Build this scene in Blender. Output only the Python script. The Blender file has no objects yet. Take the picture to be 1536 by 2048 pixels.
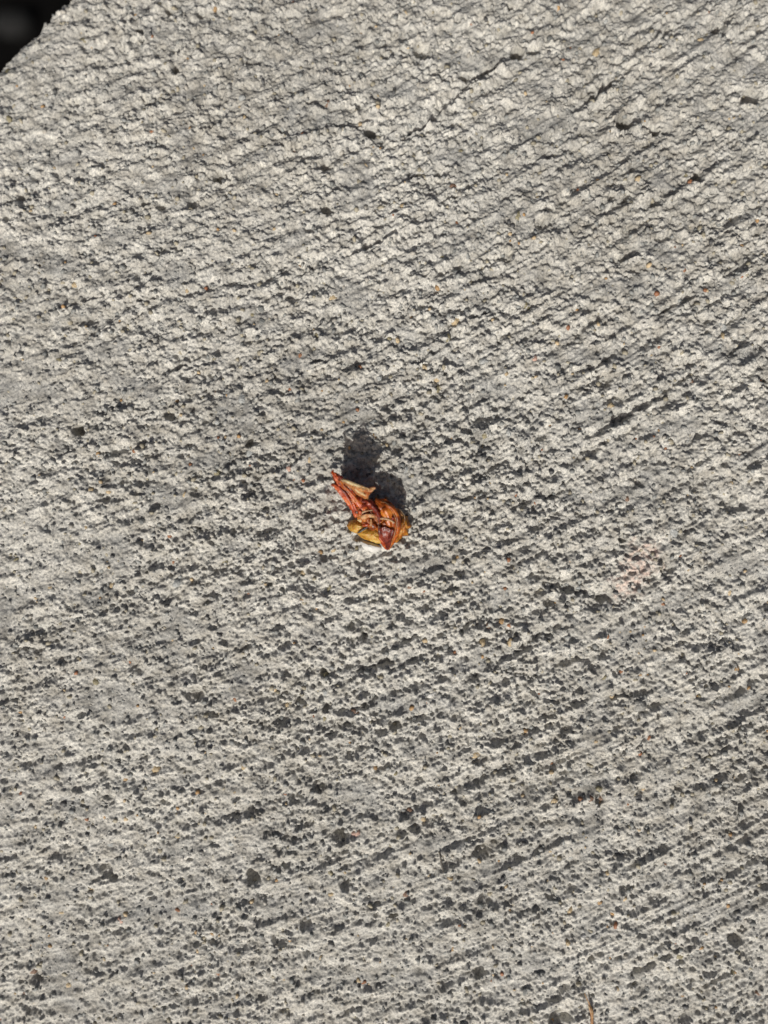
import bpy, math, random
import numpy as np
from mathutils import Vector

# ---------------------------------------------------------------- camera, sky, sun, exposure
S = 0.12 / 1536.0            # metres per photograph pixel on the slab (the frame is 12 x 16 cm)
scene = bpy.context.scene
COL = scene.collection

SUN_EL = math.radians(43)
SUN_DIR = Vector((-0.22 * math.cos(SUN_EL), -0.975 * math.cos(SUN_EL), math.sin(SUN_EL))).normalized()  # towards the sun

cam_d = bpy.data.cameras.new('camera')
cam = bpy.data.objects.new('camera', cam_d)
COL.objects.link(cam)
cam.location = (0, 0, 0.1186)
cam.rotation_euler = (0, 0, 0)
cam_d.sensor_fit = 'VERTICAL'
cam_d.sensor_height = 36
cam_d.lens = 18.0 / (0.08 / 0.1186)
cam_d.clip_start = 0.002
cam_d.clip_end = 200
cam_d.dof.use_dof = True
cam_d.dof.focus_distance = 0.1180
cam_d.dof.aperture_fstop = 6.0
scene.camera = cam

world = bpy.data.worlds.new('World')
scene.world = world
world.use_nodes = True
nt = world.node_tree
sky = nt.nodes.new('ShaderNodeTexSky')
sky.sky_type = 'NISHITA'
sky.sun_disc = False
sky.sun_elevation = SUN_EL
sky.sun_rotation = math.atan2(SUN_DIR.x, SUN_DIR.y)
sky.air_density = 0.7
sky.dust_density = 7.0
sky.ozone_density = 0.3
nt.links.new(sky.outputs[0], nt.nodes['Background'].inputs[0])
nt.nodes['Background'].inputs[1].default_value = 0.07

sun_d = bpy.data.lights.new('sun', 'SUN')
sun_d.energy = 5.0
sun_d.angle = math.radians(0.5)
sun_d.color = (1.0, 0.97, 0.905)
sun = bpy.data.objects.new('sun', sun_d)
COL.objects.link(sun)
sun.rotation_euler = SUN_DIR.to_track_quat('Z', 'Y').to_euler()
sun.location = SUN_DIR * 3

scene.view_settings.view_transform = 'Standard'
scene.view_settings.look = 'None'
scene.view_settings.exposure = -0.30
scene.view_settings.gamma = 1.0
scene.cycles.max_bounces = 8

rng = np.random.default_rng(11)

# ---------------------------------------------------------------- noise (numpy)
def _hash(ix, iy, seed):
    h = (ix.astype(np.int64) * 374761393 + iy.astype(np.int64) * 668265263 + seed * 974711) & 0x7fffffff
    h = ((h ^ (h >> 13)) * 1274126177) & 0x7fffffff
    h = ((h ^ (h >> 16)) * 668265261) & 0x7fffffff
    return ((h ^ (h >> 15)) & 0xffffff).astype(np.float32) / np.float32(0x1000000)

def noise(x, y, seed=0):
    """gradient noise, about -1..1"""
    fx, fy = np.floor(x), np.floor(y)
    ix, iy = fx.astype(np.int64), fy.astype(np.int64)
    dx, dy = (x - fx).astype(np.float32), (y - fy).astype(np.float32)
    ux = dx * dx * dx * (dx * (dx * 6 - 15) + 10)
    uy = dy * dy * dy * (dy * (dy * 6 - 15) + 10)
    def g(a, b):
        an = _hash(ix + a, iy + b, seed) * np.float32(6.2831853)
        return np.cos(an) * (dx - a) + np.sin(an) * (dy - b)
    n00, n10, n01, n11 = g(0, 0), g(1, 0), g(0, 1), g(1, 1)
    return ((n00 * (1 - ux) + n10 * ux) * (1 - uy) + (n01 * (1 - ux) + n11 * ux) * uy) * 1.5

def pits(x, y, cell, seed, rmin, rmax, prob, sharp=0.8):
    """rounded craters scattered one to a cell: 0..1 depth"""
    x = x / cell; y = y / cell
    fx, fy = np.floor(x), np.floor(y)
    ix, iy = fx.astype(np.int64), fy.astype(np.int64)
    out = np.zeros_like(x, dtype=np.float32)
    for a in (-1, 0, 1):
        for b in (-1, 0, 1):
            jx, jy = ix + a, iy + b
            ex = _hash(jx, jy, seed); ey = _hash(jx, jy, seed + 1)
            rr = _hash(jx, jy, seed + 2)
            dd = _hash(jx, jy, seed + 3)
            r = rmin + (rmax - rmin) * rr * rr
            q = ((x - (fx + a + ex)) ** 2 + (y - (fy + b + ey)) ** 2) / (r * r)
            p = np.clip(1 - q, 0, 1) ** sharp * (0.45 + 0.55 * _hash(jx, jy, seed + 4)) * (r / rmax)
            out = np.maximum(out, np.where(dd < prob, p, 0))
    return out

def sstep(a, b, x):
    t = np.clip((x - a) / (b - a), 0, 1)
    return t * t * (3 - 2 * t)

def macro(X, Y):
    """the slab's slow shape: slightly crowned, falling away at the far end, the left and the near right corner"""
    X = np.asarray(X, dtype=np.float64); Y = np.asarray(Y, dtype=np.float64)
    z = -0.030 / 1024 * np.minimum(Y * Y, 4.4e6)
    q = np.clip(Y + 100, 0, 1500)
    z = z - 3.6e-5 * q * q
    l = np.clip(-X - 330, 0, 1400)
    z = z - 0.6e-4 * l * l
    r = np.clip((X - Y) * 0.7071 - 820, 0, 1500)
    z = z - 1.0e-4 * r * r
    return z

CAM_H = 0.1186 / S
def P(px, py):
    """photograph pixel -> point of the crowned slab (one unit = one photograph pixel in the middle)"""
    x, y = px - 768.0, 1024.0 - py
    k = 1.0
    for _ in range(5):
        k = 1.0 - float(macro(x * k, y * k)) / CAM_H
    return x * k, y * k

# hollows (x, y, radius, depth) and ledges (x0, y0, x1, y1, drop) noted from the photograph
HOLLOWS = [(440, 352, 13, 22), (1034, 106, 15, 24), (1245, 246, 17, 20), (1310, 262, 10, 16), (742, 262, 15, 18), (930, 152, 12, 14),
    (845, 100, 18, 14), (500, 882, 11, 18), (730, 1264, 11, 22), (786, 1829, 8, 26), (966, 1704, 16, 17), (1195, 1195, 30, 11),
    (1130, 1170, 18, 12), (212, 1742, 16, 18), (228, 1756, 10, 18), (505, 1752, 14, 22), (390, 1388, 17, 16), (155, 860, 12, 22),
    (655, 420, 14, 16), (650, 330, 12, 12), (385, 405, 12, 10), (320, 410, 10, 12), (1395, 352, 14, 18), (1120, 2042, 24, 24),
    (1280, 965, 10, 10), (1202, 1598, 12, 18), (1360, 1575, 10, 16), (1130, 1460, 12, 14), (640, 1570, 14, 14), (590, 1595, 14, 16),
    (1470, 1880, 14, 14), (1415, 990, 40, 16), (1470, 1000, 25, 12), (700, 1250, 10, 12), (600, 1400, 14, 16), (648, 1345, 9, 16),
    (1270, 1555, 11, 14), (680, 1670, 16, 16), (690, 1765, 15, 16), (610, 1845, 12, 12), (560, 1880, 16, 14), (960, 1945, 14, 16),
    (1100, 1790, 10, 14), (310, 1010, 10, 12), (340, 828, 12, 10), (210, 990, 14, 10), (1440, 60, 16, 12), (1020, 15, 8, 24),
    (1500, 195, 18, 18), (1340, 1140, 10, 12), (1245, 1075, 13, 14), (905, 1395, 10, 12), (1185, 1920, 8, 14), (280, 60, 8, 12),
    (285, 78, 7, 12), (335, 18, 9, 14), (400, 25, 9, 14), (350, 140, 10, 14), (1065, 100, 12, 10), (1210, 760, 14, 10)]
LEDGES = [(796, 284, 876, 242, 22), (650, 392, 690, 372, 8), (925, 178, 1025, 116, 20), (868, 236, 930, 184, 17), (800, 368, 842, 350, 10),
    (660, 250, 760, 268, 9), (1165, 218, 1268, 138, 14), (1230, 238, 1335, 268, 12), (1258, 352, 1296, 330, 9), (1320, 74, 1372, 50, 9),
    (1222, 528, 1278, 508, 13), (1068, 688, 1112, 664, 10), (1155, 748, 1245, 714, 11), (1188, 874, 1318, 800, 14), (1178, 918, 1224, 880, 11),
    (1458, 712, 1504, 680, 11), (880, 1192, 938, 1165, 14), (708, 1352, 802, 1322, 18), (780, 1346, 842, 1316, 12), (718, 1428, 756, 1398, 16),
    (783, 1302, 846, 1266, 12), (990, 1334, 1052, 1298, 15), (1040, 1296, 1125, 1256, 15), (1205, 1418, 1264, 1390, 12), (1110, 1176, 1240, 1210, 16),
    (688, 2038, 732, 2014, 13), (648, 1872, 694, 1854, 11), (735, 1824, 764, 1806, 10), (1222, 1720, 1268, 1710, 12), (1256, 1742, 1312, 1708, 12),
    (1268, 1954, 1352, 1904, 14), (1358, 1902, 1402, 1884, 10), (1246, 1988, 1284, 1966, 11), (640, 760, 720, 735, 8), (940, 640, 990, 622, 10),
    (600, 745, 660, 715, 9), (820, 735, 880, 700, 9), (1050, 1010, 1120, 985, 9), (330, 745, 420, 728, 8), (190, 830, 260, 812, 8),
    (250, 930, 330, 905, 7), (700, 515, 790, 470, 9), (880, 410, 950, 370, 9), (560, 420, 620, 380, 9), (120, 620, 210, 590, 7), (1000, 820, 1070, 780, 9),
    (1300, 640, 1400, 590, 9), (1180, 1040, 1270, 1000, 10), (1330, 1300, 1420, 1270, 8), (430, 1650, 520, 1620, 9), (960, 1590, 1040, 1560, 9),
    (360, 600, 440, 570, 7), (470, 285, 540, 250, 7), (390, 270, 450, 240, 7), (1060, 330, 1140, 300, 9), (1400, 470, 1490, 420, 9)]

BUD_SHIFT_Z = 0.0

def edge_dist(X, Y):
    """distance inside the slab's broken edge at the top left corner"""
    k = 1.0 - macro(X, Y) / CAM_H
    px, py = X / k + 768, 1024 - Y / k
    d = (px + py - 118) * 0.7071
    t = (px - py) * 0.7071
    d = d - 0.00035 * (t * t) * 0.6 * (np.abs(t) < 900) - 0.00021 * 810000 * (np.abs(t) >= 900)
    d = d + 7.0 * noise(X / 46, Y / 46, 71) + 5.0 * noise(X / 17, Y / 17, 72) + 1.6 * noise(X / 7, Y / 7, 73)
    return d

def height(X, Y, fade=1.0):
    X = X.astype(np.float32); Y = Y.astype(np.float32)
    z = macro(X, Y).astype(np.float32)
    # slow waves left by the float
    z = z + 3.5 * noise(X / 260, Y / 230, 1) + 4.0 * noise(X / 96, Y / 84, 2)
    wx = X + 4.5 * noise(X / 19, Y / 19, 3) + 2.2 * noise(X / 8, Y / 8, 4)
    wy = Y + 4.5 * noise(X / 19, Y / 19, 5) + 2.2 * noise(X / 8, Y / 8, 6)
    # regional roughness
    rough = 0.95 - 0.18 * sstep(-150, -800, Y) - 0.04 * sstep(200, 800, Y) - 0.12 * sstep(-300, -750, X) + 0.34 * noise(X / 210, Y / 170, 7) + 0.25 * noise(X / 75, Y / 60, 17)
    rough = rough + 0.34 * np.exp(-((X - 40) / 420) ** 2 - ((Y + 110) / 520) ** 2)
    slick = sstep(0.25, 0.6, noise(X / 120 + 7, Y / 70, 8))
    rough = np.clip(rough, 0.4, 1.5) * (1 - 0.5 * slick) * fade
    # drag marks: they climb to the right, steeper on the right and at the far end
    xs = X / 768
    slope = 0.45 + 0.10 * np.clip(Y / 1024, -1.5, 1.5)
    v = Y - (slope * X + 0.08 * xs * X) - 10 * noise(X / 340, Y / 340, 9)
    u = X + 0.45 * Y
    wv = v + 2.2 * noise(X / 15, Y / 15, 10)
    streak = noise(u / 150, wv / 26, 11)
    side_amt = 0.45 + 0.75 * sstep(-600, 600, X + 0.15 * Y)
    st_amt = 0.42 * side_amt * np.clip(0.7 + 0.5 * noise(X / 180, Y / 180, 12) + 0.7 * noise(X / 52, Y / 46, 16), 0.1, 1.7)
    ledge = sstep(-0.15, 0.35, streak + 0.25 * noise(X / 16, Y / 14, 15)) * 4.5 + streak * 4.0
    z = z - st_amt * fade * ledge
    # fine straight lines of the broom
    lv = v + 0.8 * noise(X / 15, Y / 15, 10)
    br = 2.4 * noise(u / 210, lv / 15, 13) + 2.0 * noise(u / 170 + 9, lv / 8.5, 14) + 0.9 * noise(u / 160, lv / 5, 18)
    soft = 5.0 * noise(u / 460, (v + 1.0 * noise(X / 15, Y / 15, 10)) / 33, 21) + 3.0 * noise(u / 380 + 4, v / 19, 22)
    z = z + fade * sstep(-400, 450, X) * (0.75 + 0.35 * sstep(100, -500, Y)) * soft
    z = z + side_amt * (0.85 + 0.40 * sstep(-100, -800, Y)) * fade * np.clip(0.9 + 0.8 * noise(X / 130 + 5, Y / 110, 19), 0.1, 1.8) * br
    # craters where sand has come away
    z = z - rough * (10 * pits(wx, wy, 46, 20, 0.14, 0.36, 0.40) + 7.0 * pits(wx, wy, 25, 30, 0.20, 0.46, 0.55)
                     + 5.2 * pits(wx, wy, 14.5, 40, 0.22, 0.52, 0.75) + 4.4 * pits(wx, wy, 8.2, 50, 0.25, 0.58, 0.85))
    # sand grains and crumbs standing proud under a skin of paste
    ax_ = X + 2.0 * noise(X / 9, Y / 9, 3); ay_ = Y + 2.0 * noise(X / 9, Y / 9, 5)
    z = z + rough * (7.5 * pits(ax_, ay_, 23, 110, 0.20, 0.46, 0.62, 0.6) + 6.0 * pits(ax_ + 7, ay_ + 3, 14, 120, 0.22, 0.50, 0.78, 0.6)
                     + 3.6 * pits(X, Y, 8.5, 130, 0.25, 0.55, 0.85, 0.6))
    # crumbly paste
    z = z + rough * (6.0 * noise(u / 62, wv / 24, 59) + 4.6 * noise(wx / 27, wy / 22, 60) + 2.2 * noise(wx / 14, wy / 13, 61)
                     + 2.2 * noise(X / 7.4, Y / 7.1, 62) + 1.8 * noise(X / 4.3, Y / 4.2, 63))
    for (hx, hy, r, d) in HOLLOWS:
        cx, cy = P(hx, hy)
        m = (np.abs(X - cx) < r * 1.6) & (np.abs(Y - cy) < r * 1.6)
        if m.any():
            q = ((wx[m] - cx) ** 2 + (wy[m] - cy) ** 2) / (r * r)
            z[m] -= d * (1.45 if cy > 100 else 0.95) * np.clip(1.15 - q, 0, 1) ** 0.75
    for (x0, y0, x1, y1, drop) in LEDGES:
        ax, ay = P(x0, y0); bx, by = P(x1, y1)
        L = math.hypot(bx - ax, by - ay); tx, ty = (bx - ax) / L, (by - ay) / L
        drop = drop * (1.25 if ay > 100 else 0.95)
        nx, ny = -ty, tx
        if ny < 0: nx, ny = -nx, -ny
        m = (X > min(ax, bx) - 40) & (X < max(ax, bx) + 40) & (Y > min(ay, by) - 40) & (Y < max(ay, by) + 40)
        if m.any():
            s = ((wx[m] - ax) * tx + (wy[m] - ay) * ty) / L
            dn = (wx[m] - ax) * nx + (wy[m] - ay) * ny + 6 * noise(X[m] / 26, Y[m] / 24, 77) + 4 * noise(X[m] / 11, Y[m] / 10, 78)
            w = sstep(-0.25, 0.30, s) * sstep(1.25, 0.70, s) * np.clip(0.85 + 0.8 * noise(X[m] / 21, Y[m] / 19, 79), 0.1, 1.5)
            up = sstep(-2.5, 2.5, dn) * np.exp(-np.clip(dn, 0, None) / 13.0)
            lip = np.exp(-np.clip(-dn, 0, None) / 14.0) * (dn < 2.5)
            z[m] += w * (-drop * up + 0.35 * drop * lip)
    # worn edge at the corner
    d = edge_dist(X, Y)
    z = z - 26 * np.exp(-np.clip(d, 0, None) / 16.0) * (d < 200)
    return z

# ---------------------------------------------------------------- helpers
def tag(o, label=None, cat=None, group=None, kind=None):
    if label: o['label'] = label
    if cat: o['category'] = cat
    if group: o['group'] = group
    if kind: o['kind'] = kind
    return o

def make_mesh(name, verts, faces, smooth=True):
    me = bpy.data.meshes.new(name)
    me.from_pydata([tuple(v) for v in verts], [], [tuple(f) for f in faces])
    me.update()
    if smooth:
        me.polygons.foreach_set('use_smooth', [True] * len(me.polygons))
    return me

def np_mesh(name, verts, faces, smooth=True):
    """faces: (n, k) int array, all with k corners"""
    me = bpy.data.meshes.new(name)
    n, k = faces.shape
    me.vertices.add(len(verts)); me.loops.add(n * k); me.polygons.add(n)
    me.vertices.foreach_set('co', verts.astype(np.float32).ravel())
    me.loops.foreach_set('vertex_index', faces.astype(np.int32).ravel())
    me.polygons.foreach_set('loop_start', np.arange(0, n * k, k, dtype=np.int32))
    me.polygons.foreach_set('loop_total', np.full(n, k, dtype=np.int32))
    me.update(calc_edges=True)
    me.polygons.foreach_set('use_smooth', np.full(n, smooth, dtype=bool))
    return me

def obj(name, me, mat=None, parent=None):
    o = bpy.data.objects.new(name, me)
    COL.objects.link(o)
    if mat: me.materials.append(mat)
    if parent: o.parent = parent
    return o

def new_mat(name):
    m = bpy.data.materials.new(name); m.use_nodes = True
    b = m.node_tree.nodes['Principled BSDF']
    return m, m.node_tree, b

def noise_node(t, scale, detail=4, rough=0.6, coord='Object', dist=0.0):
    tc = t.nodes.new('ShaderNodeTexCoord')
    n = t.nodes.new('ShaderNodeTexNoise')
    n.inputs['Scale'].default_value = scale
    n.inputs['Detail'].default_value = detail
    n.inputs['Roughness'].default_value = rough
    n.inputs['Distortion'].default_value = dist
    t.links.new(tc.outputs[coord], n.inputs['Vector'])
    return n

def ramp(t, src, stops):
    r = t.nodes.new('ShaderNodeValToRGB')
    els = r.color_ramp.elements
    while len(els) < len(stops): els.new(0.5)
    for e, (p, c) in zip(els, stops):
        e.position = p; e.color = (*c, 1)
    t.links.new(src, r.inputs[0])
    return r

def bump(t, b, src, strength, dist):
    k = t.nodes.new('ShaderNodeBump')
    k.inputs['Strength'].default_value = strength
    k.inputs['Distance'].default_value = dist
    t.links.new(src, k.inputs['Height'])
    t.links.new(k.outputs[0], b.inputs['Normal'])

# ---------------------------------------------------------------- materials
m_cement, t, b = new_mat('cement_paste')
at = t.nodes.new('ShaderNodeAttribute'); at.attribute_name = 'paste'
n1 = noise_node(t, 3000, 3, 0.75)
r1 = ramp(t, n1.outputs[0], [(0.30, (0.42, 0.42, 0.43)), (0.5, (1, 1, 1)), (0.72, (1.30, 1.28, 1.22))])
mx = t.nodes.new('ShaderNodeMix'); mx.data_type = 'RGBA'; mx.blend_type = 'MULTIPLY'
mx.inputs[0].default_value = 1.0
t.links.new(at.outputs['Color'], mx.inputs[6]); t.links.new(r1.outputs[0], mx.inputs[7])
t.links.new(mx.outputs[2], b.inputs['Base Color'])
b.inputs['Roughness'].default_value = 0.93
b.inputs['Specular IOR Level'].default_value = 0.25
n2 = noise_node(t, 3200, 3, 0.7)
bump(t, b, n2.outputs[0], 0.55, 0.00022)

m_sand, t, b = new_mat('sand')
at = t.nodes.new('ShaderNodeAttribute'); at.attribute_name = 'grain'
t.links.new(at.outputs['Color'], b.inputs['Base Color'])
b.inputs['Roughness'].default_value = 0.6
n2 = noise_node(t, 2600, 2, 0.6)
bump(t, b, n2.outputs[0], 0.3, 0.0002)

def grain_mat(name, c, dark=0.7, rough=0.42):
    m, t, b = new_mat(name)
    n = noise_node(t, 2.2, 3, 0.6)
    r = ramp(t, n.outputs[0], [(0.3, tuple(x * dark for x in c)), (0.7, tuple(min(1, x * 1.15) for x in c))])
    t.links.new(r.outputs[0], b.inputs['Base Color'])
    b.inputs['Roughness'].default_value = rough
    bump(t, b, n.outputs[0], 0.3, 0.1)
    return m
GM = {
    'grey': grain_mat('grey_quartz', (0.27, 0.265, 0.245)), 'dark': grain_mat('dark_slate', (0.15, 0.155, 0.15)),
    'olive': grain_mat('olive_quartz', (0.26, 0.23, 0.14)), 'tan': grain_mat('tan_quartz', (0.46, 0.36, 0.22)),
    'amber': grain_mat('amber_quartz', (0.36, 0.23, 0.11)), 'rust': grain_mat('rusty_stone', (0.28, 0.125, 0.06)),
    'brown': grain_mat('brown_stone', (0.20, 0.12, 0.08)), 'white': grain_mat('white_quartz', (0.56, 0.55, 0.52), 0.85, 0.4),
    'pale': grain_mat('pale_grey_stone', (0.36, 0.37, 0.36)), 'pink': grain_mat('pinkish_stone', (0.52, 0.34, 0.27)),
}

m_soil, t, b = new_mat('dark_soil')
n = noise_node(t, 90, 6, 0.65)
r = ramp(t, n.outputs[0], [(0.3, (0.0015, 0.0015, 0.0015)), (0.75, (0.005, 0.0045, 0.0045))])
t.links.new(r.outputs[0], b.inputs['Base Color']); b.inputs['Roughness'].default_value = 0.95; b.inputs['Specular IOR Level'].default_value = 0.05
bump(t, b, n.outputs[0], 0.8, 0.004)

# ---------------------------------------------------------------- the slab
def axis(half, step, far, n_out):
    inner = np.arange(-half, half + step, step)
    g = np.linspace(0, 1, n_out + 1)[1:]
    out = half + step * n_out * g + (far - half) * g ** 3
    return np.concatenate([-out[::-1], inner, out])
ax = axis(850, 1.90, 4200, 70)
ay = axis(1110, 1.90, 4200, 70)
nx_, ny_ = len(ax), len(ay)
GX, GY = np.meshgrid(ax, ay)
X = GX.ravel(); Y = GY.ravel()
# a small jitter breaks up the grid's rows
inner = (np.abs(X) < 855) & (np.abs(Y) < 1115)
X = X + np.where(inner, rng.uniform(-0.45, 0.45, X.shape), 0); Y = Y + np.where(inner, rng.uniform(-0.45, 0.45, Y.shape), 0)
out_d = np.maximum(np.abs(X) - 850, np.abs(Y) - 1110)
fade = np.clip(1 - np.clip(out_d, 0, None) / 900, 0.15, 1).astype(np.float32)
Z = height(X, Y, fade)
d = edge_dist(X, Y)
SLAB_T = 2900.0
over = d < 0
k = np.where(over, -d, 0)
VX = X + k * 0.7071 * 0.985; VY = Y - k * 0.7071 * 0.985       # beyond the edge the sheet folds down into the slab's side
side = 14 * noise((X - Y) / 60, k / 60, 80) + 6 * noise((X - Y) / 20, k / 20, 81)
VX = VX - np.where(over, side * np.clip(k / 60, 0, 1), 0) * 0.7071; VY = VY + np.where(over, side * np.clip(k / 60, 0, 1), 0) * 0.7071
VZ = np.where(over, np.maximum(Z - 2.2 * k, -SLAB_T - 100), Z)
verts = np.stack([VX, VY, VZ], 1) * S
idx = np.arange(nx_ * ny_).reshape(ny_, nx_)
f = np.stack([idx[:-1, :-1], idx[:-1, 1:], idx[1:, 1:], idx[1:, :-1]], -1).reshape(-1, 4)
keep = (k.reshape(-1)[f].min(1) * 2.2) < SLAB_T + 120
f = f[keep]
me = np_mesh('pavement', verts, f)

# paste colour: cement laitance, greyer trowelled patches, a pink stain, brownish grime
mot = noise(X / 5.2, Y / 5.0, 90) * 0.5 + noise(X / 2.9, Y / 2.9, 91) * 0.5
mid = noise(X / 44, Y / 38, 92)
big = noise(X / 330, Y / 300, 93)
slick = sstep(0.25, 0.6, noise(X / 120 + 7, Y / 70, 8))
base = np.array([0.60, 0.585, 0.540])
grey = np.array([0.27, 0.272, 0.266])
a = np.clip(0.34 + 0.62 * mot + 0.22 * mid + 0.12 * big + 0.30 * slick, 0, 1)[:, None]
colr = base * (1 - a) + grey * a
dirt = sstep(-0.1, 0.75, 0.22 + 0.14 * noise(X / 420 + 3.3, Y / 380, 94) + 0.28 * noise(X / 34, Y / 22, 98))[:, None]
colr = colr * (1 - dirt * np.array([0.53, 0.55, 0.58]))
sx, sy = P(1272, 1140)
stx = X - sx - 0.45 * (Y - sy); sty = Y - sy
pk = sstep(1.05, 0.45, np.sqrt((stx / 48) ** 2 + (sty / 78) ** 2) + 0.40 * noise(X / 22, Y / 18, 95) + 0.22 * noise(X / 8, Y / 8, 96))
tx_, ty_ = P(560, 215)
pk2 = 0.35 * sstep(1.0, 0.3, np.sqrt(((X - tx_) / 120) ** 2 + ((Y - ty_) / 40) ** 2) + 0.4 * noise(X / 30, Y / 25, 97))
pk = (np.clip(pk, 0, 1) * np.clip(0.42 + 0.7 * noise(X / 9, Y / 8, 99), 0, 1))[:, None]
colr = colr * (1 - pk) + np.array([0.56, 0.43, 0.37]) * pk
ca = me.color_attributes.new('paste', 'FLOAT_COLOR', 'POINT')
ca.data.foreach_set('color', np.concatenate([colr, np.ones((len(colr), 1))], 1).astype(np.float32).ravel())
pavement = tag(obj('pavement', me, m_cement), 'rough weathered grey concrete slab with drag marks and a broken corner', 'pavement', kind='structure')

# ground far below the broken corner
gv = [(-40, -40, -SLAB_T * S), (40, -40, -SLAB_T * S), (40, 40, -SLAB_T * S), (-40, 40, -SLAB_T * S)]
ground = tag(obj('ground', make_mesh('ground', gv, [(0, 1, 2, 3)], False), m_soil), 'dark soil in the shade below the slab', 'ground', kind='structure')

# ---------------------------------------------------------------- sand grains
def cube_sphere(n=2):
    """a cube cut n x n a face and blown up to a ball"""
    vs, fs, key = [], [], {}
    def vid(p):
        q = tuple(round(c, 5) for c in p)
        if q not in key:
            key[q] = len(vs); vs.append(np.array(p) / np.linalg.norm(p))
        return key[q]
    for axn in range(3):
        for s in (-1, 1):
            for i in range(n):
                for j in range(n):
                    q = []
                    for (di, dj) in ((0, 0), (1, 0), (1, 1), (0, 1)):
                        p = [0, 0, 0]
                        p[axn] = s
                        p[(axn + 1) % 3] = -1 + 2 * (i + di) / n
                        p[(axn + 2) % 3] = -1 + 2 * (j + dj) / n
                        q.append(vid(p))
                    fs.append(q if s > 0 else q[::-1])
    return np.array(vs), fs

BV, BF = cube_sphere(2)
def grain_shape(seed):
    r = np.random.default_rng(seed)
    v = BV * r.uniform(0.82, 1.18, (len(BV), 1))
    v = v * np.array([1, r.uniform(0.65, 0.95), r.uniform(0.7, 0.9)])
    for _ in range(3):                               # a few broken facets
        n = r.normal(size=3); n /= np.linalg.norm(n)
        dcut = r.uniform(0.62, 0.85)
        e = np.clip(v @ n - dcut, 0, None)
        v = v - e[:, None] * n
    return v

N_STUFF = 14500
gx = rng.uniform(-840, 840, N_STUFF); gy = rng.uniform(-1090, 1100, N_STUFF)
ok = edge_dist(gx, gy) > 6
gx, gy = gx[ok], gy[ok]
gz = height(gx, gy)
n = len(gx)
gr = 2.6 + 3.6 * rng.random(n) ** 1.8
gz = gz + gr * rng.uniform(-0.6, 0.2, n)
palette = np.array([(0.29, 0.285, 0.265), (0.23, 0.235, 0.225), (0.35, 0.345, 0.32), (0.31, 0.28, 0.21), (0.36, 0.34, 0.30),
                    (0.44, 0.34, 0.21), (0.36, 0.22, 0.10), (0.28, 0.12, 0.06), (0.50, 0.48, 0.44), (0.09, 0.09, 0.09)])
pw = np.array([32, 22, 18, 9, 7, 1.2, 0.5, 0.35, 0.3, 6]); pw /= pw.sum()
gc = palette[rng.choice(len(palette), n, p=pw)] * rng.uniform(0.7, 1.1, (n, 1))
# one simple 14-corner pebble shape per grain, turned at random
B2, F2 = cube_sphere(1)
fc = np.array([[1, 0, 0], [-1, 0, 0], [0, 1, 0], [0, -1, 0], [0, 0, 1], [0, 0, -1]], float)
fv, ff = list(B2), []
for q in F2:
    c = sum(B2[i] for i in q); c = c / np.linalg.norm(c)
    fv.append(c); ci = len(fv) - 1
    for i in range(4): ff.append((q[i], q[(i + 1) % 4], ci))
fv = np.array(fv); ff = np.array(ff)
ang = rng.uniform(0, 2 * np.pi, n); tilt = rng.uniform(-0.5, 0.5, n)
sc = np.stack([gr * rng.uniform(0.9, 1.35, n), gr * rng.uniform(0.7, 1.0, n), gr * rng.uniform(0.6, 0.9, n)], 1)
L = fv[None] * rng.uniform(0.8, 1.2, (n, len(fv), 1)) * sc[:, None, :]
c_, s_ = np.cos(tilt)[:, None], np.sin(tilt)[:, None]
L = np.stack([L[..., 0] * c_ + L[..., 2] * s_, L[..., 1], -L[..., 0] * s_ + L[..., 2] * c_], -1)
c_, s_ = np.cos(ang)[:, None], np.sin(ang)[:, None]
L = np.stack([L[..., 0] * c_ - L[..., 1] * s_, L[..., 0] * s_ + L[..., 1] * c_, L[..., 2]], -1)
L = L + np.stack([gx, gy, gz], 1)[:, None, :]
fall = (ff[None] + (np.arange(n) * len(fv))[:, None, None]).reshape(-1, 3)
me = np_mesh('fine_sand', L.reshape(-1, 3) * S, fall)
ca = me.color_attributes.new('grain', 'FLOAT_COLOR', 'POINT')
ca.data.foreach_set('color', np.concatenate([np.repeat(gc, len(fv), 0), np.ones((n * len(fv), 1))], 1).astype(np.float32).ravel())
tag(obj('fine_sand', me, m_sand, pavement), kind='stuff')

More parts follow.
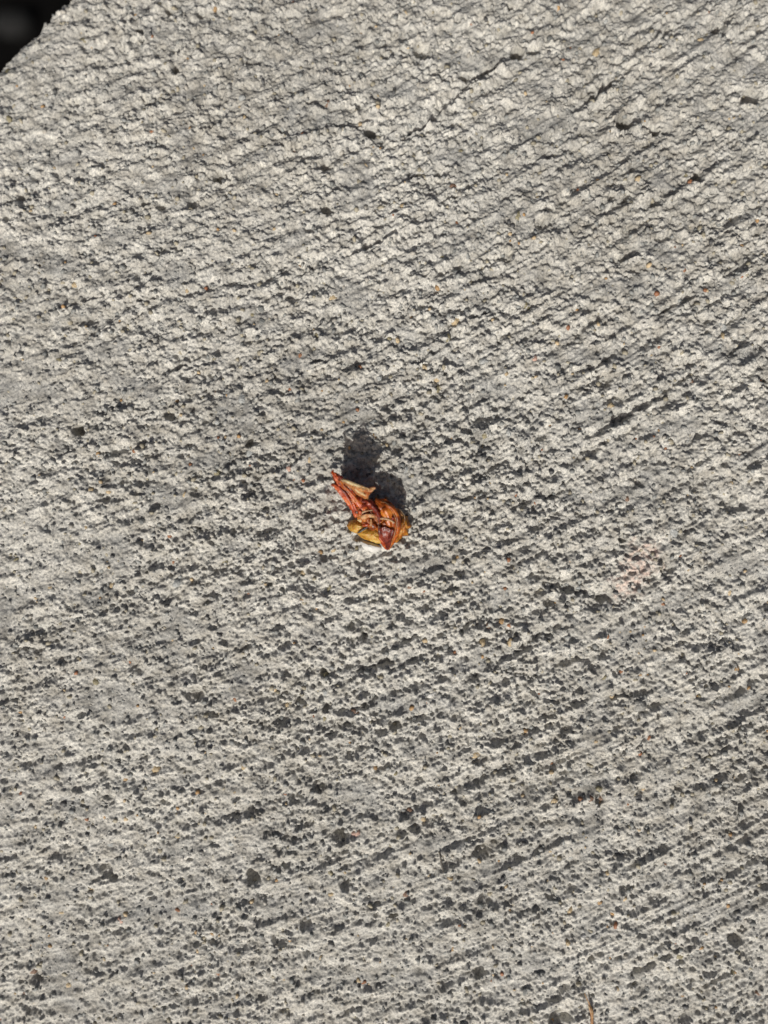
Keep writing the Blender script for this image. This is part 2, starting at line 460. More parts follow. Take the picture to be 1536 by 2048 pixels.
# the larger grains, one object each: (x, y, radius, colour, stretch)
NOTED = [(500, 905, 12, 'pale', 1.5), (1193, 103, 11, 'tan', 1.6), (655, 207, 10, 'brown', 1.2), (722, 62, 7, 'amber', 1.3), (906, 372, 9, 'brown', 1.1),
    (805, 413, 8, 'tan', 1.3), (890, 430, 8, 'white', 1.3), (914, 446, 8, 'rust', 1.2), (921, 302, 7, 'olive', 1), (1195, 362, 8, 'amber', 1),
    (1276, 360, 9, 'tan', 1.1), (1382, 364, 9, 'rust', 1.1), (1375, 350, 9, 'olive', 1), (305, 265, 7, 'rust', 1), (430, 17, 8, 'amber', 1.4),
    (303, 71, 5, 'rust', 1), (165, 78, 10, 'olive', 1.1), (10, 140, 16, 'olive', 1.3), (585, 7, 7, 'rust', 1.2), (1212, 40, 8, 'pale', 1.2),
    (1225, 215, 10, 'grey', 1.2), (1315, 225, 9, 'grey', 1.8), (1235, 142, 10, 'dark', 1.1), (1520, 166, 7, 'white', 1), (1516, 165, 6, 'white', 1),
    (1412, 580, 8, 'rust', 1.3), (1368, 540, 7, 'rust', 1.1), (1442, 650, 18, 'pale', 1.2), (1448, 672, 8, 'tan', 1.2), (1069, 717, 9, 'pink', 1.1),
    (1115, 735, 9, 'dark', 1), (1222, 812, 8, 'tan', 1.1), (1306, 875, 7, 'rust', 1), (1318, 862, 6, 'amber', 1.2), (1333, 896, 6, 'rust', 1.1),
    (1480, 910, 5, 'rust', 1), (1356, 940, 10, 'grey', 1), (1255, 998, 8, 'brown', 1), (1384, 762, 7, 'brown', 1), (1030, 990, 8, 'rust', 1.4),
    (1010, 1177, 6, 'rust', 1.3), (1345, 1062, 17, 'pale', 1.2), (1362, 1112, 7, 'rust', 1.2), (1326, 1208, 7, 'rust', 1), (1460, 1184, 9, 'tan', 1),
    (1490, 1242, 8, 'amber', 1), (1474, 1338, 8, 'amber', 1.3), (1244, 1344, 8, 'rust', 1), (1278, 1348, 6, 'amber', 1), (1215, 1273, 6, 'rust', 1.4),
    (1276, 1410, 18, 'grey', 1.2), (1228, 1395, 6, 'tan', 1), (1053, 1463, 9, 'amber', 1), (1300, 1477, 8, 'rust', 1), (1104, 1530, 6, 'rust', 1.3),
    (1160, 1598, 8, 'rust', 1.2), (1108, 1602, 9, 'tan', 1.2), (1255, 1606, 6, 'rust', 1), (1400, 1394, 6, 'olive', 1), (1020, 1285, 10, 'tan', 1.4),
    (1005, 1245, 10, 'amber', 1.1), (1020, 1250, 7, 'rust', 1), (965, 1290, 12, 'tan', 1.5), (976, 1252, 7, 'brown', 1), (910, 1305, 5, 'rust', 1),
    (915, 1115, 7, 'amber', 1), (818, 1172, 7, 'brown', 1), (605, 1147, 8, 'tan', 1), (604, 1199, 6, 'amber', 1), (652, 1352, 9, 'olive', 1),
    (651, 1385, 9, 'pale', 1.1), (648, 1440, 8, 'olive', 1.3), (708, 1425, 10, 'brown', 1), (864, 1390, 12, 'white', 1.2), (790, 1546, 7, 'olive', 1),
    (750, 1538, 7, 'amber', 1.2), (572, 1412, 7, 'tan', 1), (820, 1624, 8, 'brown', 1.2), (845, 1640, 9, 'tan', 1), (712, 1668, 11, 'pink', 1.1),
    (812, 1786, 9, 'brown', 1.3), (662, 1788, 7, 'tan', 1.2), (660, 1744, 8, 'olive', 1), (905, 1900, 9, 'amber', 1.4), (728, 1966, 9, 'rust', 1.2),
    (718, 1962, 6, 'tan', 1), (918, 1846, 5, 'rust', 1), (640, 1914, 6, 'tan', 1), (984, 1962, 5, 'rust', 1), (900, 1758, 8, 'tan', 1.2),
    (859, 1752, 6, 'tan', 1), (1107, 1708, 8, 'olive', 1), (1124, 1750, 5, 'rust', 1.4), (1330, 1730, 6, 'rust', 1), (1140, 1820, 9, 'tan', 1.3),
    (1200, 1805, 7, 'amber', 1.3), (1362, 1915, 10, 'olive', 1), (1168, 1872, 9, 'white', 1.1), (1520, 1990, 10, 'brown', 1), (1465, 1945, 10, 'olive', 1.4),
    (1136, 1885, 7, 'tan', 1), (1085, 1962, 5, 'amber', 1), (1180, 1595, 9, 'brown', 1.1), (1203, 1600, 9, 'brown', 1.1), (345, 1125, 7, 'rust', 1.2),
    (338, 1072, 7, 'rust', 1.2), (450, 1123, 7, 'olive', 1), (470, 1398, 8, 'rust', 1.2), (222, 1172, 9, 'tan', 1), (172, 1055, 7, 'tan', 1.1),
    (355, 1165, 12, 'pale', 1.3), (268, 902, 6, 'rust', 1), (195, 908, 9, 'amber', 1.2), (118, 720, 9, 'olive', 1.2), (205, 668, 9, 'white', 1.2),
    (380, 930, 8, 'rust', 1), (433, 945, 8, 'olive', 1), (505, 630, 8, 'olive', 1), (428, 785, 8, 'brown', 1), (352, 803, 9, 'amber', 1), (180, 980, 9, 'tan', 1),
    (252, 1556, 8, 'amber', 1.1), (468, 1585, 6, 'tan', 1), (354, 1675, 8, 'tan', 1), (355, 1822, 8, 'rust', 1.2), (392, 1863, 6, 'amber', 1),
    (425, 1868, 6, 'amber', 1), (436, 1948, 11, 'rust', 1.2), (62, 1890, 6, 'amber', 1), (100, 1893, 7, 'amber', 1), (66, 1940, 11, 'brown', 1.2),
    (92, 1756, 7, 'amber', 1), (137, 1971, 9, 'tan', 1), (35, 1774, 8, 'pale', 1.3), (240, 1842, 9, 'pink', 1), (577, 938, 9, 'pink', 1),
    (618, 918, 8, 'tan', 1.4), (588, 960, 5, 'rust', 1), (748, 872, 9, 'amber', 1), (772, 890, 7, 'tan', 1), (686, 843, 6, 'amber', 1),
    (715, 820, 6, 'rust', 1), (775, 677, 9, 'olive', 1.1), (795, 680, 8, 'tan', 1), (850, 735, 10, 'tan', 1.2), (823, 635, 6, 'amber', 1.3),
    (757, 756, 9, 'pale', 1.1), (634, 670, 8, 'olive', 1.1), (895, 677, 10, 'olive', 1.3), (912, 640, 13, 'tan', 1.3), (969, 722, 12, 'pale', 1.1),
    (874, 758, 8, 'tan', 1), (970, 870, 10, 'olive', 1.1), (812, 940, 10, 'pale', 1.1), (800, 928, 6, 'dark', 1), (748, 845, 10, 'pale', 1.1),
    (720, 735, 6, 'rust', 1), (480, 770, 13, 'grey', 1.2), (484, 795, 14, 'pale', 1.4), (640, 1105, 8, 'amber', 1), (667, 1100, 7, 'tan', 1),
    (840, 962, 10, 'white', 1.1), (930, 915, 8, 'pink', 1.6), (600, 710, 8, 'rust', 1), (735, 1072, 6, 'olive', 1), (712, 1098, 8, 'olive', 1)]
KINDS = ['grey', 'dark', 'olive', 'pale', 'tan', 'white']
r_ = random.Random(5)
want = list(NOTED)
while len(want) < 292:
    want.append((r_.uniform(15, 1520), r_.uniform(20, 2030), r_.uniform(6.5, 10.5), r_.choices(KINDS, [42, 18, 14, 12, 9, 5])[0], r_.uniform(1, 1.4)))
shape_cache = {}
wx_ = np.array([P(w[0], w[1])[0] for w in want]); wy_ = np.array([P(w[0], w[1])[1] for w in want])
wz_ = height(wx_, wy_)
near = np.stack([height(wx_ + dx, wy_ + dy) for dx, dy in ((7, 0), (-7, 0), (0, 7), (0, -7))]).mean(0)
for i, (px, py, rad, kind, stretch) in enumerate(want):
    if edge_dist(np.array([wx_[i]]), np.array([wy_[i]]))[0] < 2: continue
    key = (kind, i % 5)
    if key not in shape_cache:
        gme = make_mesh('sand_grain', grain_shape(100 + i % 5), BF)
        gme.materials.append(GM[kind])
        shape_cache[key] = gme
    g = bpy.data.objects.new('sand_grain', shape_cache[key]); COL.objects.link(g)
    g.parent = pavement
    rad *= 0.78 if kind in ('rust', 'amber') else 0.92
    zc = 0.6 * wz_[i] + 0.4 * near[i] - rad * r_.uniform(0.3, 0.6)
    g.location = (wx_[i] * S, wy_[i] * S, zc * S)
    g.rotation_euler = (r_.uniform(-0.4, 0.4), r_.uniform(-0.4, 0.4), r_.uniform(0, 6.28) if stretch < 1.3 else r_.uniform(0.9, 1.6))
    g.scale = (rad * S * math.sqrt(stretch), rad * S / math.sqrt(stretch) * 1.1, rad * S)

# ---------------------------------------------------------------- the dried bud
BX, BY = P(745, 1030)
qx = BX + rng.uniform(-60, 60, 500); qy = BY + rng.uniform(-70, 60, 500)
ZB = float(np.percentile(height(qx, qy), 75))

def husk_mat(name, dark, mid, light, scale=900, rough=0.38, sss=0.25, bumpd=0.0002, coat=0.14, p=(0.32, 0.5, 0.68), trans=0.42):
    m, t, b = new_mat(name)
    n = noise_node(t, scale, 5, 0.62, dist=0.6)
    r = ramp(t, n.outputs[0], [(p[0], dark), (p[1], mid), (p[2], light)])
    t.links.new(r.outputs[0], b.inputs['Base Color'])
    b.inputs['Roughness'].default_value = rough
    b.inputs['Subsurface Weight'].default_value = sss
    b.inputs['Subsurface Radius'].default_value = (1.0, 0.35, 0.12)
    b.inputs['Subsurface Scale'].default_value = 0.0006
    b.inputs['Coat Weight'].default_value = coat
    b.inputs['Coat Roughness'].default_value = 0.2
    n2 = noise_node(t, scale * 2.4, 4, 0.7)
    bump(t, b, n2.outputs[0], 0.35, bumpd)
    if trans:
        tr = t.nodes.new('ShaderNodeBsdfTranslucent'); mxs = t.nodes.new('ShaderNodeMixShader')
        mxs.inputs[0].default_value = trans
        t.links.new(r.outputs[0], tr.inputs['Color'])
        t.links.new(b.outputs[0], mxs.inputs[1]); t.links.new(tr.outputs[0], mxs.inputs[2])
        t.links.new(mxs.outputs[0], t.nodes['Material Output'].inputs['Surface'])
    return m
m_stem = husk_mat('red_husk', (0.26, 0.026, 0.008), (0.58, 0.095, 0.018), (0.78, 0.26, 0.07), 800)
m_scale = husk_mat('brown_scale', (0.06, 0.012, 0.005), (0.36, 0.085, 0.014), (0.68, 0.25, 0.045), 800)
m_gloss = husk_mat('orange_scale', (0.16, 0.026, 0.006), (0.54, 0.13, 0.014), (0.80, 0.30, 0.045), 650, 0.32)
m_dark = husk_mat('maroon_scale', (0.05, 0.009, 0.006), (0.20, 0.026, 0.014), (0.42, 0.07, 0.025), 700, 0.36)
m_pale = husk_mat('cream_flap', (0.52, 0.24, 0.09), (0.74, 0.56, 0.30), (0.86, 0.76, 0.52), 650, 0.5, 0.2, coat=0.05, p=(0.25, 0.42, 0.6))
m_flesh = husk_mat('dry_flesh', (0.36, 0.10, 0.025), (0.55, 0.25, 0.09), (0.72, 0.48, 0.26), 800, 0.45, coat=0.1)
m_amber = husk_mat('amber_lobe', (0.40, 0.16, 0.02), (0.66, 0.38, 0.07), (0.84, 0.62, 0.24), 900, 0.42, 0.45, coat=0.05)
m_honey = husk_mat('honey_lobe', (0.26, 0.075, 0.010), (0.52, 0.20, 0.022), (0.72, 0.38, 0.09), 700, 0.4, 0.45, coat=0.05)
m_fibre = husk_mat('pale_fibre', (0.36, 0.17, 0.07), (0.54, 0.34, 0.18), (0.70, 0.55, 0.36), 900, 0.5, 0.1, coat=0.05)
m_black = husk_mat('dark_splinter', (0.012, 0.010, 0.008), (0.035, 0.028, 0.020), (0.10, 0.085, 0.06), 1500, 0.5, 0.0, coat=0.0, trans=0)
m_straw = husk_mat('straw', (0.30, 0.14, 0.05), (0.52, 0.29, 0.12), (0.70, 0.48, 0.25), 700, 0.5, 0.1, coat=0.0)

def cr(pts, m):
    """Catmull-Rom through rows of numbers, m samples"""
    p = np.array(pts, float)
    if len(p) == 1: return np.repeat(p, m, 0)
    e = np.concatenate([[2 * p[0] - p[1]], p, [2 * p[-1] - p[-2]]])
    t = np.linspace(0, len(p) - 1, m)
    i = np.clip(t.astype(int), 0, len(p) - 2); w = (t - i)[:, None]
    p0, p1, p2, p3 = e[i], e[i + 1], e[i + 2], e[i + 3]
    return 0.5 * (2 * p1 + (p2 - p0) * w + (2 * p0 - 5 * p1 + 4 * p2 - p3) * w ** 2 + (3 * p1 - p0 - 3 * p2 + p3) * w ** 3)

bud = bpy.data.objects.new('dried_bud', None); COL.objects.link(bud)
bud.empty_display_size = 0.004
tag(bud, 'shrivelled red-brown dried bud with ragged stem and amber lobes, lying alone on the concrete', 'bud')
bud.location = (BX * S, BY * S, ZB * S)

def loc(p, root_x=BX, root_y=BY):
    """(photo x, photo y, height) rows -> metres about the thing's base; undoes the lens' spread for raised points"""
    p = np.asarray(p, float)
    hz = (p[:, 2] + ZB) * S
    k = (0.1186 - hz) / 0.1186
    return np.stack([((p[:, 0] - 768) * k - root_x) * S, ((1024 - p[:, 1]) * k - root_y) * S, p[:, 2] * S], 1)

def sheet(name, rows, mat, parent, nu=26, nv=14, thick=1.6, wr=1.2, wscale=9.0, ragged=0.0, seed=0, stri=0.0):
    """a leathery scale: rows of control points (x, y, z) -> smooth wrinkled sheet with thickness"""
    R = np.array([cr(r, nv) for r in rows])                       # rows x nv x 3
    G = np.array([cr(R[:, j], nu) for j in range(nv)]).transpose(1, 0, 2)
    if ragged:
        h = np.random.default_rng(seed + 900).uniform(0, ragged, (nv,))
        G[0] += (G[1] - G[0]) * h[:, None] * 3; h2 = np.random.default_rng(seed + 901).uniform(-ragged, ragged, (nu,))
        G[:, 0] += (G[:, 1] - G[:, 0]) * h2[:, None]; G[:, -1] += (G[:, -2] - G[:, -1]) * h2[::-1, None]
    du = np.gradient(G, axis=0); dv = np.gradient(G, axis=1)
    N = np.cross(du, dv); N /= (np.linalg.norm(N, axis=2, keepdims=True) + 1e-9)
    if N[..., 2].mean() < 0: N = -N; flip = True
    else: flip = False
    w = wr * (noise(G[..., 0] / wscale + seed * 3.1, G[..., 1] / wscale, 500 + seed) + 0.6 * noise(G[..., 0] / wscale * 2.3, G[..., 1] / wscale * 2.3 + seed, 520 + seed))
    if stri:
        ui, vi = np.meshgrid(np.arange(nu) / nu * 2.2, np.arange(nv) / nv * 9.0, indexing='ij')
        w = w + stri * noise(ui + seed, vi + 0.4 * noise(ui * 3, vi, 530), 540 + seed)
    T = G + N * w[..., None]
    B = T - N * thick
    top = loc(T.reshape(-1, 3)); bot = loc(B.reshape(-1, 3))
    V = np.concatenate([top, bot])
    o = nu * nv; F = []
    for i in range(nu - 1):
        for j in range(nv - 1):
            a, b_, c, d_ = i * nv + j, (i + 1) * nv + j, (i + 1) * nv + j + 1, i * nv + j + 1
            F.append((a, b_, c, d_)); F.append((o + d_, o + c, o + b_, o + a))
    ring = [j for j in range(nv)] + [i * nv + nv - 1 for i in range(1, nu)] + [(nu - 1) * nv + j for j in range(nv - 2, -1, -1)] + [i * nv for i in range(nu - 2, 0, -1)]
    for q in range(len(ring)):
        a, b_ = ring[q], ring[(q + 1) % len(ring)]
        F.append((a, b_, o + b_, o + a))
    if flip: F = [f_[::-1] for f_ in F]
    return obj(name, make_mesh(name, V, F), mat, parent)

def strip(name, path, mat, parent, arch=0.5, **kw):
    """a long scale: path rows (x, y, z, half width); the cross-section is arched"""
    p = np.array(path, float)
    t = np.gradient(p[:, :2], axis=0); t /= np.linalg.norm(t, axis=1, keepdims=True)
    nrm = np.stack([-t[:, 1], t[:, 0]], 1)
    rows = []
    for q, n_ in zip(p, nrm):
        rows.append([(q[0] + n_[0] * q[3] * s, q[1] + n_[1] * q[3] * s, q[2] - arch * q[3] * s * s * 1.4) for s in (-1, -0.6, 0, 0.6, 1)])
    return sheet(name, rows, mat, parent, **kw)

def tube(name, path, mat, parent, sides=7, m=22, root=None):
    """a thin round stalk or fibre: path rows (x, y, z, radius)"""
    p = cr(path, m)
    xyz = loc(p[:, :3]) if root is None else loc(p[:, :3], *root)
    tan = np.gradient(xyz, axis=0); tan /= np.linalg.norm(tan, axis=1, keepdims=True)
    V, F = [], []
    for i in range(m):
        a = np.cross(tan[i], (0, 0, 1)); a /= (np.linalg.norm(a) + 1e-9); c = np.cross(a, tan[i])
        for k_ in range(sides):
            th = 2 * math.pi * k_ / sides
            V.append(xyz[i] + (a * math.cos(th) + c * math.sin(th)) * max(p[i, 3], 0.15) * S)
    for i in range(m - 1):
        for k_ in range(sides):
            k2 = (k_ + 1) % sides
            F.append((i * sides + k_, i * sides + k2, (i + 1) * sides + k2, (i + 1) * sides + k_))
    F.append(tuple(range(sides - 1, -1, -1))); F.append(tuple((m - 1) * sides + k_ for k_ in range(sides)))
    return obj(name, make_mesh(name, V, F), mat, parent)

def lump(name, outline, top, mat, parent, zfun=None, rings=12, wr=2.0, wscale=10, seed=0, under=0.35, base=-4, sub=64):
    """a closed mound over an outline (x, y); zfun gives the crest height"""
    pl = np.array(outline, float)
    pl = np.concatenate([pl, pl[:1]])
    seg = cr(np.concatenate([pl[-2:-1], pl, pl[1:2]]), sub * 4)
    # resample the closed part only
    e = np.concatenate([pl[:-1], pl[:1]])
    ring = cr(e, sub + 1)[:-1]
    c = ring.mean(0)
    V, F = [], []
    prof = [(-under, 0.0)] + [(0, 0.18), (0, 0.42)] + []
    layers = []
    layers.append((0.80, 0.0)); layers.append((0.95, 0.12)); layers.append((1.0, 0.30))
    for i in range(1, rings):
        s = 1 - i / rings
        layers.append((s, 0.30 + 0.70 * (1 - s * s) ** 0.7))
    for (s, hz) in layers:
        q = c + (ring - c) * s
        zc = zfun(q[:, 0], q[:, 1]) if zfun else np.full(len(q), top, float)
        z = base + (zc - base) * hz
        w = wr * (noise(q[:, 0] / wscale + seed, q[:, 1] / wscale, 600 + seed) + 0.6 * (1 - 2 * np.abs(noise(q[:, 0] / wscale * 1.9, q[:, 1] / wscale * 1.9, 620 + seed))))
        z = z + w * hz
        jit = wr * 0.5 * noise(q[:, 0] / 5, q[:, 1] / 5 + z / 6, 640 + seed)
        dirv = (ring - c) / (np.linalg.norm(ring - c, axis=1, keepdims=True))
        q = q + dirv * jit[:, None]
        V.append(np.column_stack([q, z]))
    m = len(ring)
    P_ = np.concatenate(V)
    zc = zfun(np.array([c[0]]), np.array([c[1]]))[0] if zfun else top
    P_ = np.concatenate([P_, [[c[0], c[1], zc]], [[c[0], c[1], base]]])
    nl = len(layers)
    for i in range(nl - 1):
        for j in range(m):
            j2 = (j + 1) % m
            F.append((i * m + j, (i + 1) * m + j, (i + 1) * m + j2, i * m + j2))
    tp, bt = nl * m, nl * m + 1
    for j in range(m):
        F.append(((nl - 1) * m + j, tp, (nl - 1) * m + (j + 1) % m)); F.append(((j + 1) % m, bt, j))
    me_ = make_mesh(name, loc(P_), F)
    import bmesh
    bm = bmesh.new(); bm.from_mesh(me_); bmesh.ops.recalc_face_normals(bm, faces=bm.faces); bm.to_mesh(me_); bm.free()
    return obj(name, me_, mat, parent)

# lobes at the foot
lump('lobe', [(693, 1052), (699, 1043), (712, 1039), (726, 1044), (738, 1054), (740, 1064), (728, 1069), (714, 1067), (701, 1062)], 24, m_amber, bud, seed=1, wr=1.5, wscale=8)
lump('lobe', [(713, 1066), (722, 1055), (742, 1050), (760, 1056), (769, 1070), (769, 1086), (754, 1087), (737, 1082), (722, 1075)], 25, m_amber, bud, seed=2, wr=1.8, wscale=8)
lump('lobe', [(792, 1028), (801, 1024), (808, 1031), (815, 1034), (818, 1044), (823, 1052), (817, 1060), (816, 1070), (806, 1073), (800, 1079), (792, 1074), (790, 1056)], 22, m_honey, bud, seed=3, wr=3.2, wscale=7)
lump('lobe', [(790, 1062), (799, 1058), (804, 1066), (800, 1078), (793, 1086), (786, 1082), (785, 1072)], 15, m_honey, bud, seed=4, wr=1.2, wscale=7)
# body under the scales
def crest(x, y):
    return np.clip(14 + 36 * (1098 - y) / 95, 8, 48)
lump('body', [(706, 1000), (724, 992), (746, 1000), (770, 1008), (784, 1016), (796, 1034), (798, 1056), (791, 1080), (777, 1099), (766, 1090),
              (757, 1072), (742, 1058), (726, 1042), (713, 1024)], 40, m_scale, bud, zfun=crest, seed=5, wr=3.0, wscale=9, rings=16, sub=110)
# overlapping scales
strip('scale', [(748, 1001, 50, 5), (764, 1012, 55, 16), (776, 1030, 54, 20), (780, 1052, 45, 17), (777, 1078, 28, 11), (775, 1098, 8, 3)], m_gloss, bud, arch=0.42, nu=44, nv=26, seed=2, wr=1.4, wscale=9, stri=1.8, ragged=0.4)
strip('scale', [(768, 1008, 53, 4), (783, 1016, 56, 5.5), (794, 1032, 52, 6), (796, 1054, 43, 6), (789, 1076, 29, 5), (777, 1099, 6, 2)], m_gloss, bud, arch=0.8, nu=44, nv=14, seed=1, wr=0.7, stri=0.8)
sheet('scale', [[(757, 1056, 44), (770, 1053, 49), (788, 1060, 46)], [(757, 1066, 39), (771, 1064, 44), (787, 1070, 40)], [(758, 1076, 31), (772, 1078, 35), (784, 1080, 32)],
                [(764, 1090, 18), (774, 1094, 19), (780, 1094, 17)], [(770, 1098, 8), (774, 1100, 8), (777, 1100, 7)]], m_dark, bud, nu=28, nv=20, seed=3, wr=1.0, wscale=9, stri=1.4, ragged=0.5)
strip('scale', [(759, 1074, 33, 3), (768, 1086, 27, 5), (773, 1098, 10, 2.5)], m_stem, bud, arch=0.5, nu=16, seed=4, wr=0.6, stri=0.8)
strip('scale', [(708, 1006, 50, 10), (722, 1023, 50, 14), (737, 1040, 47, 14), (752, 1057, 38, 8)], m_scale, bud, arch=0.7, nu=34, nv=24, seed=5, wr=2.0, wscale=8, stri=1.6, ragged=0.5)
strip('scale', [(722, 1000, 56, 5), (740, 1008, 60, 8), (755, 1025, 58, 6), (761, 1044, 50, 3)], m_dark, bud, arch=0.8, nu=30, nv=16, seed=6, wr=1.5, wscale=7, stri=1.5, ragged=0.6)
sheet('scale', [[(720, 1034, 46), (729, 1028, 53), (742, 1027, 56)], [(722, 1037, 46), (734, 1032, 54), (748, 1031, 56)], [(728, 1039, 46), (739, 1035, 53), (752, 1036, 54)]], m_flesh, bud, nu=16, seed=7, wr=1.8, ragged=0.8, wscale=6, stri=1.0)
# ragged stem: a hollow, split husk
strip('stem_strip', [(663, 941, 74, 1.2), (670, 950, 75, 5.0), (683, 964, 72, 9.5), (702, 984, 65, 12), (722, 1006, 55, 12), (734, 1026, 50, 7)], m_stem, bud, arch=0.5, nu=60, nv=26, seed=8, wr=1.3, wscale=7, stri=2.8, ragged=1.2)
strip('stem_strip', [(662, 969, 60, 1.2), (672, 972, 63, 4.5), (688, 986, 62, 8.0), (704, 1007, 54, 10), (717, 1032, 42, 7)], m_stem, bud, arch=0.55, nu=56, nv=22, seed=9, wr=1.2, wscale=7, stri=2.4, ragged=1.2)
strip('stem_strip', [(667, 957, 62, 2.0), (676, 965, 65, 5.0), (694, 981, 64, 6.0), (712, 1000, 56, 6)], m_dark, bud, arch=0.9, nu=36, nv=16, seed=10, wr=0.8, wscale=7, stri=1.2, ragged=0.5)
strip('shard', [(672, 945, 70, 0.8), (679, 953, 74, 3.0), (692, 968, 73, 3.5), (704, 982, 70, 1.5)], m_dark, bud, arch=0.3, nu=24, nv=8, seed=50, wr=0.8, wscale=5, ragged=1.0)
strip('shard', [(664, 955, 64, 0.6), (673, 961, 70, 2.2), (688, 974, 72, 2.6), (700, 990, 68, 1.0)], m_scale, bud, arch=0.3, nu=24, nv=8, seed=51, wr=0.8, wscale=5, ragged=1.0)
strip('shard', [(676, 958, 76, 0.6), (690, 974, 75, 1.6), (708, 993, 69, 2.0), (720, 1008, 61, 0.8)], m_gloss, bud, arch=0.3, nu=24, nv=8, seed=52, wr=0.8, wscale=5, ragged=1.0)
strip('shard', [(666, 966, 63, 0.6), (680, 976, 68, 1.8), (694, 992, 65, 2.2), (704, 1010, 58, 0.8)], m_dark, bud, arch=0.3, nu=24, nv=8, seed=53, wr=0.8, wscale=5, ragged=1.0)
sheet('stem_wall', [[(670, 954, 70), (686, 968, 68), (704, 986, 60), (722, 1006, 48)], [(673, 958, 40), (690, 975, 38), (708, 994, 32), (722, 1010, 28)], [(679, 962, 3), (694, 982, 2), (711, 1002, 0), (724, 1014, 0)]],
      m_stem, bud, nu=18, nv=26, seed=20, wr=2.0, wscale=9, ragged=0.9)
# the stem's torn wall standing up behind, with a cream edge
sheet('flap', [[(680, 959, 90), (692, 964, 103), (703, 969, 100), (720, 974, 93), (736, 979, 82), (744, 982, 76)], [(684, 964, 76), (694, 969, 86), (704, 974, 85), (721, 981, 80), (735, 986, 72), (740, 988, 68)],
               [(688, 970, 62), (697, 976, 66), (705, 981, 66), (720, 990, 64), (731, 995, 60), (736, 998, 56)], [(694, 976, 48), (701, 982, 48), (708, 988, 48), (722, 998, 45), (733, 1004, 42), (740, 1006, 40)]],
      m_flesh, bud, nu=20, nv=34, seed=13, wr=1.5, wscale=8, ragged=1.3, stri=1.0)
strip('flap_edge', [(684, 959, 96, 1.2), (694, 963, 105, 2.6), (706, 968, 102, 3.0), (722, 973, 94, 2.2), (740, 979, 82, 1.2)], m_pale, bud, arch=0.3, nu=26, nv=8, seed=14, wr=0.9, wscale=6, ragged=0.6)
strip('flap_edge', [(708, 976, 82, 1.2), (716, 982, 80, 2.6), (724, 987, 76, 2.8), (731, 991, 72, 1.2)], m_pale, bud, arch=0.3, nu=18, nv=8, seed=15, wr=0.9, wscale=5, ragged=0.6)
strip('flap_tip', [(733, 982, 80, 3.5), (740, 980, 82, 4.5), (746, 977, 83, 3.6), (751, 975, 84, 1.2)], m_flesh, bud, arch=0.4, nu=14, nv=10, seed=16, wr=1.3, wscale=5, ragged=0.6)
# loose papery flakes and torn bits clinging to it
fr = np.random.default_rng(77)
FL = [(712, 998, 64), (728, 1012, 60), (742, 1046, 52), (732, 1050, 46), (766, 1020, 61), (786, 1036, 57), (768, 1046, 56), (779, 1070, 44), (812, 1048, 30), (720, 1024, 54)]
mats = [m_scale, m_dark, m_flesh, m_stem, m_gloss, m_dark]
for i_, (fx_, fy_, fz_) in enumerate(FL):
    a_ = fr.uniform(0, 6.28); l_ = fr.uniform(5, 11); w_ = fr.uniform(2.5, 4.5)
    ca_, sa_ = math.cos(a_), math.sin(a_)
    t1_, t2_ = fr.uniform(-3, 4), fr.uniform(-3, 4)
    fm = (m_honey if fz_ < 32 else mats[i_ % 6])
    strip('flake', [(fx_ - ca_ * l_, fy_ - sa_ * l_, fz_ + t1_ - 3, w_ * 0.35), (fx_ - ca_ * l_ * 0.3, fy_ - sa_ * l_ * 0.3, fz_ - 0.5, w_), (fx_ + ca_ * l_ * 0.4, fy_ + sa_ * l_ * 0.4, fz_, w_ * 0.8),
                    (fx_ + ca_ * l_, fy_ + sa_ * l_, fz_ + t2_ - 3, w_ * 0.25)], fm, bud, arch=0.3, nu=12, nv=8, thick=0.7, wr=0.5, wscale=6, ragged=0.9, seed=30 + i_)
# pale band and fibres
strip('band', [(757, 1037, 51, 1.6), (768, 1037, 54, 2.2), (780, 1040, 53, 2.2), (789, 1046, 48, 1.6)], m_fibre, bud, arch=0.4, nu=18, nv=6, thick=1.0, wr=0.5, seed=17)
strip('band', [(718, 1031, 44, 1.0), (727, 1024, 52, 1.4), (740, 1021, 55, 1.4), (748, 1020, 56, 0.8)], m_fibre, bud, arch=0.4, nu=18, nv=6, thick=1.0, wr=0.8, seed=18)
tube('fibre', [(757, 1012, 54, 0.33), (756, 1030, 55, 0.50), (757, 1052, 46, 0.44), (756, 1068, 34, 0.28)], m_black, bud)
tube('fibre', [(774, 1008, 52, 0.28), (786, 1026, 57, 0.44), (793, 1046, 52, 0.44), (788, 1072, 36, 0.44), (779, 1098, 8, 0.22)], m_fibre, bud)
tube('fibre', [(801, 1020, 44, 0.28), (808, 1030, 40, 0.39), (809, 1044, 34, 0.39), (799, 1056, 34, 0.28)], m_fibre, bud)
tube('fibre', [(762, 1004, 54, 0.22), (772, 1006, 58, 0.33), (780, 1014, 56, 0.22)], m_fibre, bud)
tube('fibre', [(709, 1018, 40, 0.28), (714, 1030, 42, 0.44), (722, 1040, 40, 0.28)], m_fibre, bud)
tube('fibre', [(776, 1070, 38, 0.28), (780, 1084, 26, 0.44), (775, 1102, 4, 0.22)], m_stem, bud)
lump('crumb', [(788, 1018), (796, 1016), (804, 1024), (806, 1032), (798, 1030)], 40, m_flesh, bud, seed=8, wr=1.5, wscale=5, base=28, sub=30, rings=6)
lump('crumb', [(714, 1040), (720, 1036), (726, 1040), (722, 1045)], 40, m_pale, bud, seed=9, wr=1, wscale=5, base=30, sub=24, rings=6)
strip('splinter', [(715, 1066, 24, 1.2), (725, 1060, 29, 2.6), (736, 1053, 34, 1.8)], m_black, bud, arch=0.6, nu=14, nv=6, seed=19, wr=0.4)

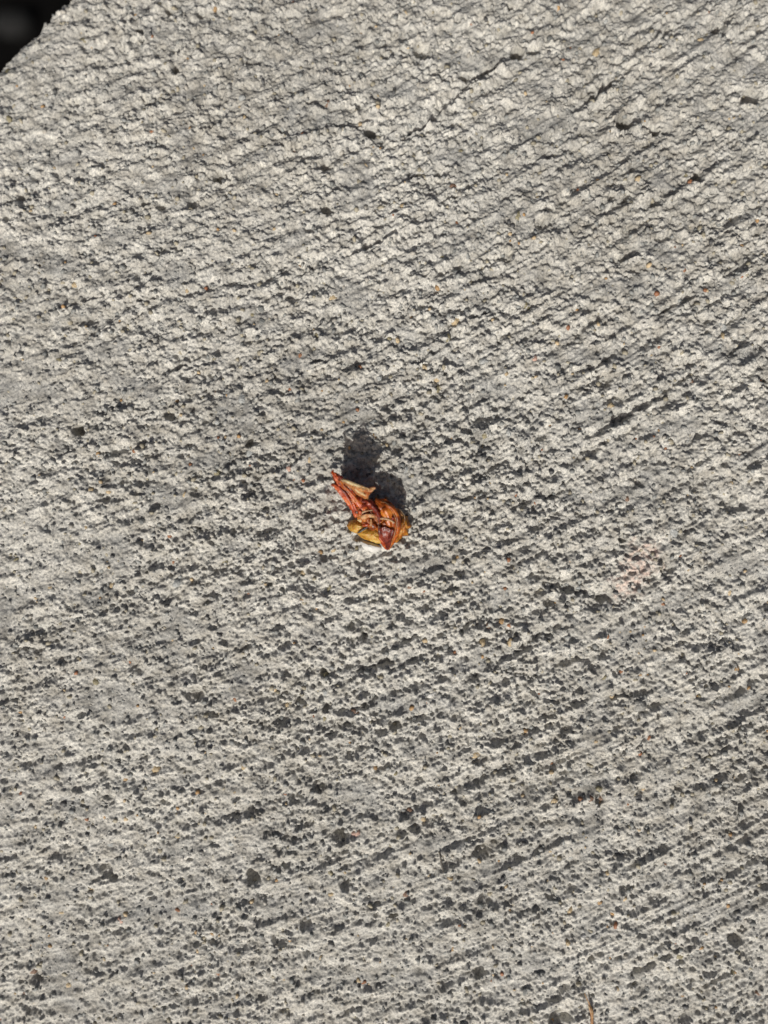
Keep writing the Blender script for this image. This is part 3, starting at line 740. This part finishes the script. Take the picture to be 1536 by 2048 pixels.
# pale chip set in the concrete at the bud's foot (part of the slab)
def slab_piece(name, outline, top, mat, seed):
    o = lump(name, outline, top, mat, None, seed=seed, wr=1.5, wscale=9, base=-8, sub=40, rings=8)
    o.location = bud.location
    o.parent = pavement
    return o
tag(slab_piece('stone_chip', [(720, 1082), (736, 1082), (754, 1088), (763, 1096), (750, 1104), (736, 1102), (724, 1094)], 15, GM['white'], 21),
    'smooth white stone chip set in the concrete at the foot of the dried bud')

# ---------------------------------------------------------------- small litter
def base_of(px, py):
    x, y = P(px, py)
    return x, y, float(height(np.array([x]), np.array([y]))[0])
sx, sy = P(1184, 2030)
stalk = bpy.data.objects.new('dry_stalk', None); COL.objects.link(stalk)
sz = float(np.percentile(height(sx + rng.uniform(-12, 12, 200), sy + rng.uniform(-60, 40, 200)), 70))
stalk.location = (sx * S, sy * S, sz * S)
tag(stalk, 'thin straw-coloured dry stalk lying on the concrete at the bottom edge', 'stalk')
_zb = ZB; ZB = sz
tube('stem', [(1180, 2012, 9, 2.2), (1183, 2022, 10, 3.6), (1184, 2036, 8, 3.0), (1184, 2050, 6, 3.2), (1187, 2080, 4, 3.4), (1194, 2120, 3, 2.6)], m_straw, stalk, root=(sx, sy))
tube('awn', [(1169, 1986, 12, 0.6), (1174, 1998, 13, 0.9), (1179, 2009, 11, 1.4), (1182, 2020, 10, 2.0)], m_straw, stalk, root=(sx, sy))
tube('sheath', [(1177, 2009, 12, 1.0), (1179, 2016, 13, 2.0), (1182, 2026, 12, 1.8), (1184, 2034, 9, 1.0)], m_fibre, stalk, root=(sx, sy), m=12)
fx, fy = P(884, 1724)
fz = float(np.percentile(height(fx + rng.uniform(-8, 8, 200), fy + rng.uniform(-22, 22, 200)), 85))
ZB = fz
fo = tube('dark_fibre', [(878, 1703, 2, 1.5), (881, 1715, 3, 1.5), (884, 1730, 3, 1.7), (887, 1744, 1, 1.0)], m_black, None, root=(fx, fy))
fo.location = (fx * S, fy * S, fz * S)
tag(fo, 'short straight black fibre lying on pale concrete below the middle', 'fibre')
ZB = _zb

# a stone on the shaded ground past the corner
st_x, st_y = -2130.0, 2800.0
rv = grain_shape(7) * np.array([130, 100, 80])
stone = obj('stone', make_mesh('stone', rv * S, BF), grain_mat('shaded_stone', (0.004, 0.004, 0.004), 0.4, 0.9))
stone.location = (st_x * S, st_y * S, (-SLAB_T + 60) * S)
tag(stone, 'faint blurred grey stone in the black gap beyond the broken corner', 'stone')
